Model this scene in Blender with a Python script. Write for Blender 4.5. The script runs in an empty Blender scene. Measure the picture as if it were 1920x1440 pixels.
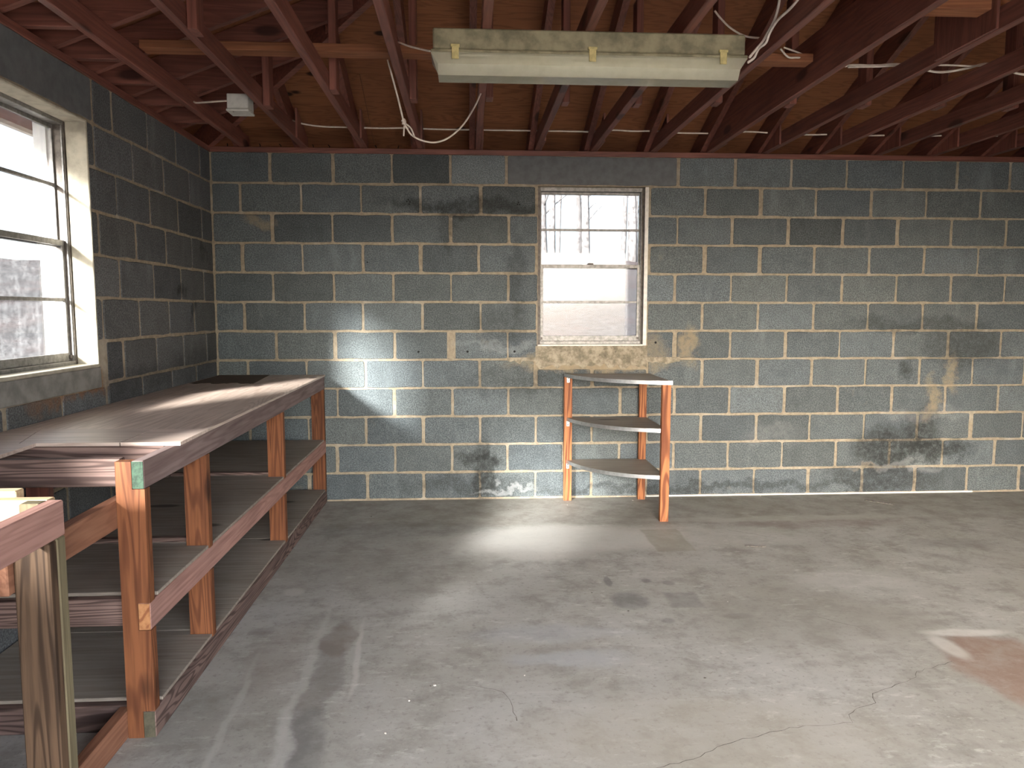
import bpy, bmesh, math, random
from mathutils import Vector, Matrix
R = random.Random(7)
C = bpy.context.scene.collection
SC = bpy.context.scene

# ---------------------------------------------------------------- camera, sky, sun, exposure
CAM = Vector((1.73867, -5.35851, 1.36822))
yaw, pitch, roll = 0.0602827, -0.0980918, 0.00063627
fw = Vector((math.sin(yaw)*math.cos(pitch), math.cos(yaw)*math.cos(pitch), math.sin(pitch)))
rt0 = Vector((math.cos(yaw), -math.sin(yaw), 0)); up0 = rt0.cross(fw)
rt = math.cos(roll)*rt0 + math.sin(roll)*up0; up = -math.sin(roll)*rt0 + math.cos(roll)*up0
cd = bpy.data.cameras.new('camera'); cam = bpy.data.objects.new('camera', cd); C.objects.link(cam)
cam.matrix_world = Matrix(((rt.x, up.x, -fw.x, CAM.x), (rt.y, up.y, -fw.y, CAM.y), (rt.z, up.z, -fw.z, CAM.z), (0, 0, 0, 1)))
cd.sensor_width = 36; cd.lens = 1410.04*36/1920; cd.clip_start = .05
SC.camera = cam

SUN_DIR = Vector((1.0, 1.95, -.72)).normalized()
w = bpy.data.worlds.new('sky'); SC.world = w; w.use_nodes = True
nt = w.node_tree; nt.nodes.clear()
sk = nt.nodes.new('ShaderNodeTexSky'); sk.sky_type = 'NISHITA'; sk.sun_disc = False
sk.sun_elevation = math.asin(-SUN_DIR.z); sk.sun_rotation = math.atan2(-SUN_DIR.x, -SUN_DIR.y); sk.air_density = 1.0; sk.dust_density = 3.0
hs = nt.nodes.new('ShaderNodeHueSaturation'); hs.inputs['Saturation'].default_value = .45
bg = nt.nodes.new('ShaderNodeBackground'); bg.inputs['Strength'].default_value = 1.6
wo = nt.nodes.new('ShaderNodeOutputWorld')
nt.links.new(sk.outputs[0], hs.inputs['Color']); nt.links.new(hs.outputs[0], bg.inputs[0]); nt.links.new(bg.outputs[0], wo.inputs[0])
sl = bpy.data.lights.new('sun', 'SUN'); sl.energy = 98.0; sl.angle = math.radians(7); sl.color = (1, .93, .82)
so = bpy.data.objects.new('sun', sl); C.objects.link(so); so.location = (-8, -12, 9)
so.rotation_euler = SUN_DIR.to_track_quat('-Z', 'Y').to_euler()
vs = SC.view_settings
SC.display_settings.display_device = 'sRGB'
vs.view_transform = 'Standard'; vs.look = 'None'; vs.exposure = 1.3; vs.gamma = 1.0; vs.use_curve_mapping = False
SC.cycles.max_bounces = 10; SC.cycles.diffuse_bounces = 6; SC.cycles.transparent_max_bounces = 16

# ---------------------------------------------------------------- node helper
class NB:
    def __init__(s, name):
        s.m = bpy.data.materials.new(name); s.m.use_nodes = True
        s.t = s.m.node_tree; s.t.nodes.clear()
        s.out = s.n('ShaderNodeOutputMaterial')
    def n(s, k): return s.t.nodes.new(k)
    def put(s, sock, v):
        if isinstance(v, (int, float)):
            if sock.type == 'VECTOR': sock.default_value = (v, v, v)
            elif sock.type == 'RGBA': sock.default_value = (v, v, v, 1)
            else: sock.default_value = v
        elif isinstance(v, (tuple, list)):
            sock.default_value = tuple(v) + ((1,) if sock.type == 'RGBA' and len(v) == 3 else ())
        else: s.t.links.new(v, sock)
    def math(s, op, a, b=0.0, clamp=False):
        x = s.n('ShaderNodeMath'); x.operation = op; x.use_clamp = clamp
        s.put(x.inputs[0], a); s.put(x.inputs[1], b); return x.outputs[0]
    def vec(s, op, a, b=None):
        x = s.n('ShaderNodeVectorMath'); x.operation = op; s.put(x.inputs[0], a)
        if b is not None: s.put(x.inputs[1], b)
        return x.outputs['Value'] if op in ('LENGTH', 'DISTANCE', 'DOT_PRODUCT') else x.outputs[0]
    def mix(s, f, a, b, mode='MIX'):
        x = s.n('ShaderNodeMix'); x.data_type = 'RGBA'; x.blend_type = mode; x.clamp_factor = True
        s.put(x.inputs[0], f); s.put(x.inputs[6], a); s.put(x.inputs[7], b); return x.outputs[2]
    def noise(s, v, scale, detail=3, rough=.55, dist=0.0, col=False):
        x = s.n('ShaderNodeTexNoise'); s.put(x.inputs['Vector'], v); s.put(x.inputs['Scale'], scale)
        s.put(x.inputs['Detail'], detail); s.put(x.inputs['Roughness'], rough); s.put(x.inputs['Distortion'], dist)
        return x.outputs['Color' if col else 'Fac']
    def vor(s, v, scale, feature='F1', rnd=1.0, out='Distance'):
        x = s.n('ShaderNodeTexVoronoi'); x.feature = feature; s.put(x.inputs['Vector'], v); s.put(x.inputs['Scale'], scale)
        s.put(x.inputs['Randomness'], rnd); return x.outputs[out]
    def rng(s, v, a, b, c=0.0, d=1.0, smooth=True):
        x = s.n('ShaderNodeMapRange'); x.interpolation_type = 'SMOOTHSTEP' if smooth else 'LINEAR'
        for i, q in enumerate((v, a, b, c, d)): s.put(x.inputs[i], q)
        return x.outputs[0]
    def mapping(s, v, loc=(0, 0, 0), rot=(0, 0, 0), sc=(1, 1, 1), kind='POINT'):
        x = s.n('ShaderNodeMapping'); x.vector_type = kind; s.put(x.inputs[0], v)
        x.inputs[1].default_value = loc; x.inputs[2].default_value = rot; x.inputs[3].default_value = sc; return x.outputs[0]
    def pos(s): return s.n('ShaderNodeNewGeometry').outputs['Position']
    def obj(s): return s.n('ShaderNodeTexCoord').outputs['Object']
    def info(s, k='Random'): return s.n('ShaderNodeObjectInfo').outputs[k]
    def blob(s, v, c, r, ang=0.0, soft=.35, plane='xy', box=False):
        # soft-edged stain of its own shape, centre c, half sizes r, on the floor (xy), back wall (xz) or left wall (yz)
        if plane == 'xy': m = s.mapping(v, (c[0], c[1], 0), (0, 0, ang), (r[0], r[1], 1e4), 'TEXTURE')
        elif plane == 'xz': m = s.mapping(v, (c[0], 0, c[1]), (0, ang, 0), (r[0], 1e4, r[1]), 'TEXTURE')
        else: m = s.mapping(v, (0, c[0], c[1]), (ang, 0, 0), (1e4, r[0], r[1]), 'TEXTURE')
        if box:
            a = s.vec('ABSOLUTE', m); sp = s.n('ShaderNodeSeparateXYZ'); s.put(sp.inputs[0], a)
            d = s.math('MAXIMUM', s.math('MAXIMUM', sp.outputs[0], sp.outputs[1]), sp.outputs[2])
        else: d = s.vec('LENGTH', m)
        return s.rng(d, 1+soft, 1-soft)
    def bsdf(s, color, rough=.8, spec=.3, metal=0.0, bump=None, bstr=.2, bdist=.002, **kw):
        b = s.n('ShaderNodeBsdfPrincipled'); s.put(b.inputs['Base Color'], color); s.put(b.inputs['Roughness'], rough)
        s.put(b.inputs['Specular IOR Level'], spec); s.put(b.inputs['Metallic'], metal)
        if bump is not None:
            u = s.n('ShaderNodeBump'); u.inputs['Strength'].default_value = bstr; u.inputs['Distance'].default_value = bdist
            s.put(u.inputs['Height'], bump); s.put(b.inputs['Normal'], u.outputs[0])
        s.t.links.new(b.outputs[0], s.out.inputs[0]); return s.m
def mul(c, k): return tuple(x*k for x in c)

def wood(name, base, dark, axis='x', lines=.5, rough=.75, knots=.5, ring=26, vary=.25, spec=.25):
    b = NB(name); o = b.obj(); r = b.info()
    off = b.n('ShaderNodeCombineXYZ'); b.put(off.inputs[0], b.math('MULTIPLY', r, 37.0)); b.put(off.inputs[1], b.math('MULTIPLY', r, 91.0)); b.put(off.inputs[2], b.math('MULTIPLY', r, 53.0))
    v = b.vec('ADD', o, off.outputs[0])
    al, ac = .55, 9.0
    sc = {'x': (al, ac, ac), 'y': (ac, al, ac), 'z': (ac, ac, al)}[axis]
    g = b.mapping(v, sc=sc)
    n1 = b.noise(g, 1.0, 2, .5, .6)
    rings = b.math('SINE', b.math('MULTIPLY', n1, float(ring*3)))
    rl = b.rng(rings, -.2, 1.0)
    g2 = b.mapping(v, sc=tuple(3 if x == al else 60.0 for x in sc))
    st = b.noise(g2, 1.0, 3, .6)
    big = b.noise(v, 2.2, 3, .6)
    fac = b.math('MULTIPLY', rl, float(lines))
    col = b.mix(fac, base, dark)
    col = b.mix(b.math('MULTIPLY', b.rng(st, .38, .72), .5), col, mul(dark, .9))
    shade = b.math('ADD', b.math('ADD', 1-vary, b.math('MULTIPLY', r, vary)), b.math('MULTIPLY', b.math('SUBTRACT', big, .5), .7))
    x = b.n('ShaderNodeCombineColor')
    for i in range(3): b.put(x.inputs[i], shade)
    col = b.mix(1.0, col, x.outputs[0], 'MULTIPLY')
    if knots > 0:
        kv = b.mapping(v, sc=tuple(3.2 if q == al else 8.5 for q in sc))
        kd = b.vor(kv, 1.0); kr = b.vor(kv, 1.0, out='Color')
        sep = b.n('ShaderNodeSeparateColor'); b.put(sep.inputs[0], kr)
        keep = b.math('LESS_THAN', sep.outputs[0], .5*knots)
        k = b.math('MULTIPLY', b.rng(kd, .30, .16), keep)
        col = b.mix(b.math('MULTIPLY', k, .85), col, mul(dark, .3))
    return b.bsdf(col, rough, spec, bump=b.math('ADD', st, rl), bstr=.25, bdist=.001)

def flat(name, col, rough=.6, metal=0.0, spec=.4, var=.12, scale=30):
    b = NB(name); n = b.noise(b.obj(), scale, 4, .6)
    c = b.mix(b.rng(n, .3, .75), mul(col, 1+var), mul(col, 1-2*var))
    return b.bsdf(c, rough, spec, metal, bump=n, bstr=.1, bdist=.001)

RED = (.235, .085, .062); REDD = (.10, .032, .025)
M = {}
for a in 'xyz':
    M['red'+a] = wood('red_stained_pine_'+a, RED, REDD, a, .4, .5, .6, spec=.5)
    M['pine'+a] = wood('shaded_orange_pine_'+a, (.215, .080, .033), (.075, .022, .010), a, .6, .7, .9, 40)  # bench pine, colour darkened to stand in for shade on the posts
    M['weather'+a] = wood('weathered_board_'+a, (.235, .155, .135), (.055, .033, .029), a, .8, .8, .3, 44)
    M['rose'+a] = wood('rose_brown_board_'+a, (.40, .225, .19), (.20, .095, .08), a, .3, .8, .7)
M['fresh'] = wood('fresh_pine', (.62, .46, .29), (.45, .27, .14), 'x', .35, .7, .4)
M['stud'] = wood('greyed_stud', (.125, .075, .045), (.032, .017, .010), 'z', .8, .75, .5, 18)
M['greenish'] = wood('grey_green_stud', (.18, .148, .09), (.10, .077, .045), 'z', .35, .8, .2)
M['apron'] = wood('grey_purple_apron', (.25, .185, .175), (.125, .075, .07), 'y', .4, .85, .5)
M['top'] = wood('worn_plywood_top', (.62, .50, .44), (.38, .28, .235), 'x', .45, .45, .15, 14, .1, .5)
M['topy'] = wood('worn_plywood_sheet', (.62, .495, .425), (.36, .255, .205), 'y', .5, .42, .25, 30, .1, .5)
M['shelfply'] = wood('dusty_shelf_plywood', (.33, .285, .245), (.22, .175, .145), 'x', .3, .8, .3, 12, .1)
M['stringer'] = wood('brown_stringer', (.33, .135, .065), (.16, .055, .03), 'x', .4, .75, .5)
M['tie'] = wood('pinkish_tie_rail', (.36, .17, .105), (.19, .075, .045), 'y', .35, .75, .6)
M['greyply'] = wood('grey_shelf_top', (.33, .29, .245), (.22, .18, .145), 'x', .35, .55, .2, 12, .1, .5)
M['pinefront'] = wood('shelf_leg_pine', (.45, .175, .07), (.15, .042, .017), 'z', .85, .6, 0, 34)
M['veneer'] = wood('peeled_dark_veneer', (.15, .11, .085), (.08, .058, .045), 'x', .4, .9, 0)
M['green'] = flat('green_painted_end', (.028, .055, .035), .8, var=.3, scale=60)
M['olive'] = flat('olive_grey_end', (.075, .068, .045), .85, var=.2)
M['endgrain'] = wood('end_grain', (.42, .20, .09), (.20, .07, .03), 'y', .8, .8, 0, 10)

# roof plywood
b = NB('roof_plywood'); o = b.pos(); rr = b.info()
v = b.mapping(o, sc=(1.1, 9, 9)); n1 = b.noise(v, 1.0, 3, .55, .5)
ln = b.rng(b.math('SINE', b.math('MULTIPLY', n1, 75.0)), -.1, 1.0)
big = b.noise(o, 1.6, 3, .6)
col = b.mix(b.math('MULTIPLY', ln, .45), (.27, .112, .054), (.13, .048, .025))
col = b.mix(b.math('MULTIPLY', b.rng(big, .35, .7), .5), col, (.17, .064, .036))
kv = b.mapping(o, sc=(3.2, 6.0, 6.0)); kd = b.vor(kv, 1.0); sp = b.n('ShaderNodeSeparateColor'); b.put(sp.inputs[0], b.vor(kv, 1.0, out='Color'))
k = b.math('MULTIPLY', b.rng(kd, .17, .08), b.math('LESS_THAN', sp.outputs[1], .26))
col = b.mix(b.math('MULTIPLY', k, .92), col, (.012, .007, .006))
M['roofply'] = b.bsdf(col, .85, .2, bump=ln, bstr=.1)

# concrete blocks, mortar
def concrete_stains(b, p, col, wall):
    nz = b.noise(p, 5.0, 5, .65, col=True)
    pd = b.vec('ADD', p, b.vec('MULTIPLY', b.vec('SUBTRACT', nz, (.5, .5, .5)), (.34, .34, .34)))
    fine = b.noise(p, 26.0, 4, .7)
    def st(c, r, colr, f, ang=0., soft=.5, plane='xz'):
        nonlocal col
        k = b.math('MULTIPLY', b.blob(pd, c, r, ang, soft, plane), b.rng(fine, .25, .62, .35*f, f))
        col = b.mix(k, col, colr)
    if wall == 'back':
        for c, r, f in (((4.86, .33), (.24, .15), .75), ((5.12, .50), (.12, .17), .7), ((5.26, .34), (.26, .07), .75), ((4.82, .12), (.42, .10), .6),
                        ((5.4, 1.10), (.32, .14), .45), ((4.99, .94), (.05, .11), .6), ((1.98, 1.27), (.17, .13), .4), ((1.86, .20), (.07, .24), .75),
                        ((1.84, .29), (.14, .05), .6), ((1.75, .10), (.5, .06), .4), ((1.75, 2.09), (.55, .05), .6), ((2.0, .86), (.35, .12), .35),
                        ((1.60, 1.95), (.05, .16), .4), ((2.55, .86), (.4, .10), .35), ((3.4, .06), (1.3, .035), .5), ((5.0, 1.26), (.5, .06), .4), ((2.1, 1.6), (.06, .3), .35)):
            st(c, r, (.022, .023, .022), min(1, f*1.1))
        for c, r, f in (((2.03, .075), (.20, .022), .9), ((5.0, .215), (.3, .03), .5), ((2.0, 1.10), (.3, .03), .45), ((5.15, .6), (.3, .05), .35), ((4.0, .48), (.2, .08), .3)):
            st(c, r, (.42, .43, .44), f*.45, soft=.6)
        for c, r, f in (((2.62, .98), (.5, .06), .75), ((5.18, .70), (.05, .12), .7), ((5.33, .92), (.05, .13), .6), ((3.35, 1.12), (.06, .12), .7), ((.32, 1.98), (.10, .05), .5), ((3.1, 1.08), (.12, .1), .45), ((4.7, .2), (.1, .02), .3)):
            st(c, r, (.30, .235, .15), f)
    else:
        for c, r, f in (((-.45, 1.02), (.4, .12), .45), ((-.6, 1.48), (.07, .05), .9), ((-.2, 1.75), (.06, .05), .6), ((-1.3, 1.0), (.5, .06), .4), ((-.42, 1.35), (.05, .04), .7)):
            st(c, r, (.03, .03, .03), f, plane='yz')
        for c, r, f in (((-1.80, 1.03), (.10, .06), .8), ((-2.0, 1.01), (.3, .05), .5)):
            st(c, r, (.26, .12, .05), f, plane='yz')
    return col
def block_mat(name, wall, base):
    b = NB(name); p = b.pos(); tone = b.info('Color')
    sp = b.noise(p, 130.0, 3, .75); md = b.noise(p, 9.0, 4, .6); hz = b.noise(b.mapping(p, sc=(7, 7, 2.0)), 1.0, 3, .6)
    col = b.mix(b.rng(sp, .36, .66), mul(base, .6), mul(base, 1.45))
    col = b.mix(b.math('MULTIPLY', b.rng(md, .4, .75), .4), col, mul(base, .6))
    col = b.mix(b.math('MULTIPLY', b.rng(hz, .55, .8), .35), col, mul(base, 1.9))
    col = b.mix(1.0, col, tone, 'MULTIPLY')
    # thin mortar smear rubbed over the block edges
    tn = b.noise(p, 3.1, 4, .7)
    col = b.mix(b.math('MULTIPLY', b.rng(tn, .62, .8), .35), col, (.33, .28, .21))
    col = concrete_stains(b, p, col, wall)
    return b.bsdf(col, .95, .15, bump=sp, bstr=.35, bdist=.002)
M['blockb'] = block_mat('concrete_block_back', 'back', (.110, .125, .131))
M['blockl'] = block_mat('concrete_block_left', 'left', (.116, .119, .122))
def mortar_mat(name, wall, base):
    b = NB(name); p = b.pos(); n = b.noise(p, 40.0, 4, .65); n2 = b.noise(p, 4.0, 3, .6)
    col = b.mix(b.rng(n, .3, .7), mul(base, .8), mul(base, 1.15))
    col = b.mix(b.math('MULTIPLY', b.rng(n2, .5, .75), .4), col, (.50, .47, .42))
    col = concrete_stains(b, p, col, wall)
    return b.bsdf(col, .95, .15, bump=n, bstr=.4, bdist=.003)
M['mortarb'] = mortar_mat('mortar_back', 'back', (.30, .25, .185))
M['mortarl'] = mortar_mat('mortar_left', 'left', (.31, .255, .19))
b = NB('parged_cement'); p = b.pos(); n = b.noise(p, 14.0, 5, .7); n2 = b.noise(p, 60, 3, .6)
col = b.mix(b.rng(n, .35, .65), (.17, .145, .105), (.36, .31, .235)); col = b.mix(b.math('MULTIPLY', b.rng(n2, .55, .75), .5), col, (.09, .075, .055))
M['parge'] = b.bsdf(col, .95, .15, bump=n2, bstr=.5, bdist=.004)
M['parge_grey'] = flat('smooth_grey_cement', (.25, .24, .225), .95, spec=.15, var=.15, scale=12)
M['reveal'] = flat('cream_cement_reveal', (.44, .405, .33), .95, spec=.15, var=.12, scale=16)
M['lintel'] = flat('grey_concrete_lintel', (.135, .14, .145), .95, spec=.15, var=.08, scale=20)

# floor
b = NB('concrete_floor'); p = b.pos()
n0 = b.noise(p, 1.3, 5, .6); n1 = b.noise(p, 6.0, 6, .68); n2 = b.noise(p, 45.0, 4, .6); n3 = b.noise(b.mapping(p, rot=(0, 0, .12), sc=(1.2, 5.0, 1)), 1.6, 5, .65)
nz = b.noise(p, 3.6, 5, .65, col=True)
pd = b.vec('ADD', p, b.vec('MULTIPLY', b.vec('SUBTRACT', nz, (.5, .5, .5)), (.20, .20, 0)))
pm = b.vec('ADD', p, b.vec('MULTIPLY', b.vec('SUBTRACT', nz, (.5, .5, .5)), (.06, .06, 0)))
col = b.mix(b.rng(n0, .3, .7), (.330, .315, .285), (.405, .395, .375))
col = b.mix(b.math('MULTIPLY', b.rng(n1, .45, .68), .60), col, (.225, .21, .185))
col = b.mix(b.math('MULTIPLY', b.rng(n3, .55, .75), .45), col, (.54, .53, .51))
col = b.mix(b.math('MULTIPLY', b.rng(n2, .54, .70), .5), col, (.20, .185, .165))
n4 = b.noise(b.mapping(p, rot=(0, 0, -.2), sc=(1, 2.2, 1)), 11.0, 6, .75); n5 = b.noise(p, 2.3, 3, .6); n6 = b.noise(p, 85.0, 3, .7)
col = b.mix(b.math('MULTIPLY', b.math('MULTIPLY', b.rng(n4, .53, .66), b.rng(n5, .38, .6)), .6), col, (.56, .55, .52))
col = b.mix(b.math('MULTIPLY', b.rng(n6, .64, .72), .6), col, (.13, .12, .11))
def fst(c, r, colr, f, ang=0., soft=.4, box=False, tight=False):
    global col
    f *= .78; k = b.math('MULTIPLY', b.blob(pm if tight else pd, c, r, ang, soft, 'xy', box), b.rng(n1, .25, .6, .55*f, f))
    col = b.mix(k, col, colr)
# strip along the back wall is browner and darker, in front of it a whitened band
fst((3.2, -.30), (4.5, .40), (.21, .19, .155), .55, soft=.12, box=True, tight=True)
fst((1.3, -.75), (.55, .16), (.17, .165, .155), .6); fst((1.1, -1.3), (.7, .5), (.25, .235, .21), .5)
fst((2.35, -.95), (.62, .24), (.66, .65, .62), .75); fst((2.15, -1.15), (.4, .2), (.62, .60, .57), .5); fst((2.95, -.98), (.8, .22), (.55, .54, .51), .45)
fst((2.93, -1.03), (.115, .215), (.29, .272, .22), .85, soft=.08, box=True, tight=True)
fst((2.50, -1.96), (.085, .10), (.15, .15, .15), .75, soft=.25, tight=True); fst((2.76, -1.96), (.075, .095), (.155, .15, .145), .7, soft=.2, box=True, tight=True)
fst((2.45, -1.70), (.018, .075), (.14, .14, .14), .8, soft=.2, tight=True); fst((2.64, -1.70), (.025, .03), (.13, .13, .13), .7, tight=True); fst((2.75, -1.74), (.03, .03), (.14, .14, .13), .6, tight=True)
fst((2.62, -2.2), (.03, .03), (.15, .15, .14), .7, tight=True); fst((2.95, -2.16), (.07, .03), (.14, .13, .12), .7, tight=True); fst((3.3, -2.2), (.5, .3), (.27, .255, .23), .55)
fst((3.86, -2.75), (.24, .34), (.26, .155, .115), .9, soft=.18); fst((3.86, -2.39), (.17, .035), (.66, .65, .62), .9, tight=True); fst((3.70, -2.52), (.045, .10), (.60, .59, .56), .85, tight=True)
fst((3.9, -3.0), (.2, .16), (.33, .24, .20), .6)
fst((1.20, -2.62), (.055, .55), (.20, .185, .175), .85, .02, .25); fst((1.21, -2.28), (.07, .16), (.215, .185, .165), .9, .0, .2); fst((1.235, -3.05), (.06, .18), (.17, .165, .16), .8, .1, .3)
fst((1.125, -2.6), (.018, .65), (.52, .51, .48), .4, .03, .5, tight=True); fst((1.30, -2.45), (.012, .3), (.62, .60, .57), .6, .05, .5, tight=True); fst((1.16, -3.1), (.03, .3), (.52, .51, .49), .5, .1, .5)
fst((.93, -2.85), (.012, .5), (.50, .49, .46), .6, .05, .5, tight=True); fst((.82, -2.9), (.09, .2), (.20, .19, .175), .5); fst((.98, -2.45), (.10, .3), (.26, .225, .20), .6)
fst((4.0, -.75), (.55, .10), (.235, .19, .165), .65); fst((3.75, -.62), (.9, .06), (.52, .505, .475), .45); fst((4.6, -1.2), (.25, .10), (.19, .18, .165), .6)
fst((2.13, -2.53), (.24, .07), (.45, .47, .52), .55); fst((2.1, -2.3), (.35, .08), (.44, .455, .49), .45); fst((3.7, -1.75), (.3, .12), (.56, .55, .53), .5); fst((2.5, -3.1), (.6, .25), (.42, .385, .32), .5)
fst((.9, -1.75), (.05, .05), (.55, .53, .5), .6, tight=True); fst((.86, -2.2), (.05, .04), (.2, .18, .165), .6, tight=True)
sc1 = b.noise(b.mapping(p, rot=(0, 0, .5), sc=(1, 18, 1)), 3.0, 3, .6)
col = b.mix(b.math('MULTIPLY', b.rng(sc1, .66, .78), .35), col, (.22, .2, .18))
M['floor'] = b.bsdf(col, b.rng(n1, .3, .7, .55, .8), .35, bump=b.math('ADD', n2, n1), bstr=.25, bdist=.003)
M['crack'] = flat('dark_crack', (.13, .115, .10), .95, var=.3, scale=80)

# metals, plastics, glass
M['alu'] = flat('weathered_aluminium', (.26, .25, .24), .5, .55, var=.2, scale=40)
M['alu_dark'] = flat('dark_frame_channel', (.15, .13, .115), .6, .3, var=.2)  # darker brownish metal of the frame sides, locks and latches
M['edge'] = flat('bright_metal_edging', (.72, .73, .74), .32, .9, var=.08)
M['steel'] = flat('zinc_bracket', (.5, .5, .5), .45, .7, var=.1)
M['hole'] = flat('dark_hole', (.01, .01, .01), .9)
M['white'] = flat('white_caulk', (.72, .69, .64), .8, var=.08)
M['cable'] = flat('cream_cable_sheath', (.68, .60, .53), .55, var=.08)
M['pvc'] = flat('grey_white_plastic', (.50, .49, .46), .6, var=.06)
M['housing'] = flat('dusty_olive_housing', (.25, .225, .145), .75, var=.22, scale=14)
M['clip'] = flat('yellowed_clip', (.52, .44, .20), .5, var=.15)
M['tube'] = flat('unlit_tube', (.85, .85, .78), .35, var=.03)
M['whitepaint'] = flat('white_outside_paint', (.78, .78, .78), .7, var=.05)
b = NB('yellowed_acrylic'); n = b.noise(b.obj(), 18, 4, .6)
tr = b.n('ShaderNodeBsdfTransparent'); tr.inputs[0].default_value = (.9, .9, .84, 1)
df = b.n('ShaderNodeBsdfDiffuse'); b.put(df.inputs[0], b.mix(b.rng(n, .35, .7), (.86, .83, .66), (.74, .71, .55)))
tl = b.n('ShaderNodeBsdfTranslucent'); tl.inputs[0].default_value = (.85, .82, .66, 1)
gl = b.n('ShaderNodeBsdfGlossy'); gl.inputs['Roughness'].default_value = .07; gl.inputs[0].default_value = (.9, .9, .92, 1)
m1 = b.n('ShaderNodeMixShader'); m1.inputs[0].default_value = .4; b.t.links.new(df.outputs[0], m1.inputs[1]); b.t.links.new(tl.outputs[0], m1.inputs[2])
m2 = b.n('ShaderNodeMixShader'); m2.inputs[0].default_value = .52; b.t.links.new(tr.outputs[0], m2.inputs[1]); b.t.links.new(m1.outputs[0], m2.inputs[2])
fr = b.n('ShaderNodeFresnel'); fr.inputs[0].default_value = 1.5
m3 = b.n('ShaderNodeMixShader'); b.t.links.new(fr.outputs[0], m3.inputs[0]); b.t.links.new(m2.outputs[0], m3.inputs[1]); b.t.links.new(gl.outputs[0], m3.inputs[2])
b.t.links.new(m3.outputs[0], b.out.inputs[0]); M['acrylic'] = b.m
b = NB('dirty_window_glass'); p = b.pos(); n = b.noise(p, 30, 5, .7); n2 = b.noise(b.mapping(p, sc=(14, 14, 2)), 1, 3, .6)
tr = b.n('ShaderNodeBsdfTransparent'); tr.inputs[0].default_value = (.34, .352, .365, 1)
tl = b.n('ShaderNodeBsdfTranslucent'); tl.inputs[0].default_value = (.7, .74, .78, 1)
m1 = b.n('ShaderNodeMixShader'); b.put(m1.inputs[0], b.math('ADD', b.rng(n, .4, .8, .006, .03), b.rng(n2, .5, .8, 0, .02)))
b.t.links.new(tr.outputs[0], m1.inputs[1]); b.t.links.new(tl.outputs[0], m1.inputs[2])
gl = b.n('ShaderNodeBsdfGlossy'); gl.inputs['Roughness'].default_value = .03
m3 = b.n('ShaderNodeMixShader'); m3.inputs[0].default_value = .04; b.t.links.new(m1.outputs[0], m3.inputs[1]); b.t.links.new(gl.outputs[0], m3.inputs[2])
b.t.links.new(m3.outputs[0], b.out.inputs[0]); M['glass'] = b.m
b = NB('leaf_litter'); p = b.pos(); n = b.noise(p, 9, 6, .75); n2 = b.noise(p, .7, 4, .6); vv = b.vor(p, 7.0)
col = b.mix(b.rng(n, .35, .65), (.024, .020, .021), (.085, .075, .076)); col = b.mix(b.math('MULTIPLY', b.rng(n2, .45, .7), .55), col, (.085, .04, .034)); col = b.mix(b.math('MULTIPLY', b.rng(vv, .1, .5), .35), col, (.12, .115, .115))
M['leaf'] = b.bsdf(col, .95, .1, bump=n, bstr=.8, bdist=.05)
M['bark'] = flat('grey_bark', (.16, .15, .15), .95, spec=.1, var=.3, scale=9)
M['asphalt'] = flat('grey_drive', (.15, .145, .14), .95, spec=.1, var=.15, scale=12)
M['sunblock'] = flat('pale_sun_blocker', (.62, .60, .57), .9, spec=.1, var=.05)

# ---------------------------------------------------------------- mesh helpers
def wloc(o):
    v = Vector((0, 0, 0))
    while o is not None: v += o.location; o = o.parent
    return v
def mk(name, verts, faces, mat, parent=None, smooth=False, centre=True):
    c = Vector((0, 0, 0))
    if centre and verts:
        lo = Vector([min(v[i] for v in verts) for i in range(3)]); hi = Vector([max(v[i] for v in verts) for i in range(3)]); c = (lo+hi)/2
    me = bpy.data.meshes.new(name); me.from_pydata([tuple(Vector(v)-c) for v in verts], [], faces)
    bm = bmesh.new(); bm.from_mesh(me); bmesh.ops.recalc_face_normals(bm, faces=bm.faces); bm.to_mesh(me); bm.free()
    if smooth: me.polygons.foreach_set('use_smooth', [True]*len(me.polygons))
    me.materials.append(mat); o = bpy.data.objects.new(name, me); C.objects.link(o)
    o.location = c
    if parent: o.parent = parent; o.location = c-wloc(parent)
    return o
def boxvf(x0, x1, y0, y1, z0, z1, bv=0.0):
    if bv <= 0:
        v = [(x, y, z) for x in (x0, x1) for y in (y0, y1) for z in (z0, z1)]
        return v, [(0, 1, 3, 2), (4, 6, 7, 5), (0, 4, 5, 1), (2, 3, 7, 6), (0, 2, 6, 4), (1, 5, 7, 3)]
    bm = bmesh.new()
    vs_ = [bm.verts.new((x, y, z)) for x in (x0, x1) for y in (y0, y1) for z in (z0, z1)]
    for f in [(0, 1, 3, 2), (4, 6, 7, 5), (0, 4, 5, 1), (2, 3, 7, 6), (0, 2, 6, 4), (1, 5, 7, 3)]: bm.faces.new([vs_[i] for i in f])
    bmesh.ops.bevel(bm, geom=bm.edges[:], offset=bv, segments=1, affect='EDGES')
    bm.verts.index_update(); v = [tuple(q.co) for q in bm.verts]; f = [[q.index for q in g.verts] for g in bm.faces]; bm.free(); return v, f
def box(name, x0, x1, y0, y1, z0, z1, mat, parent=None, bv=.003):
    v, f = boxvf(min(x0, x1), max(x0, x1), min(y0, y1), max(y0, y1), min(z0, z1), max(z0, z1), bv); return mk(name, v, f, mat, parent)
def joinvf(parts):
    V, F = [], []
    for v, f in parts:
        k = len(V); V += list(v); F += [[i+k for i in g] for g in f]
    return V, F
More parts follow.
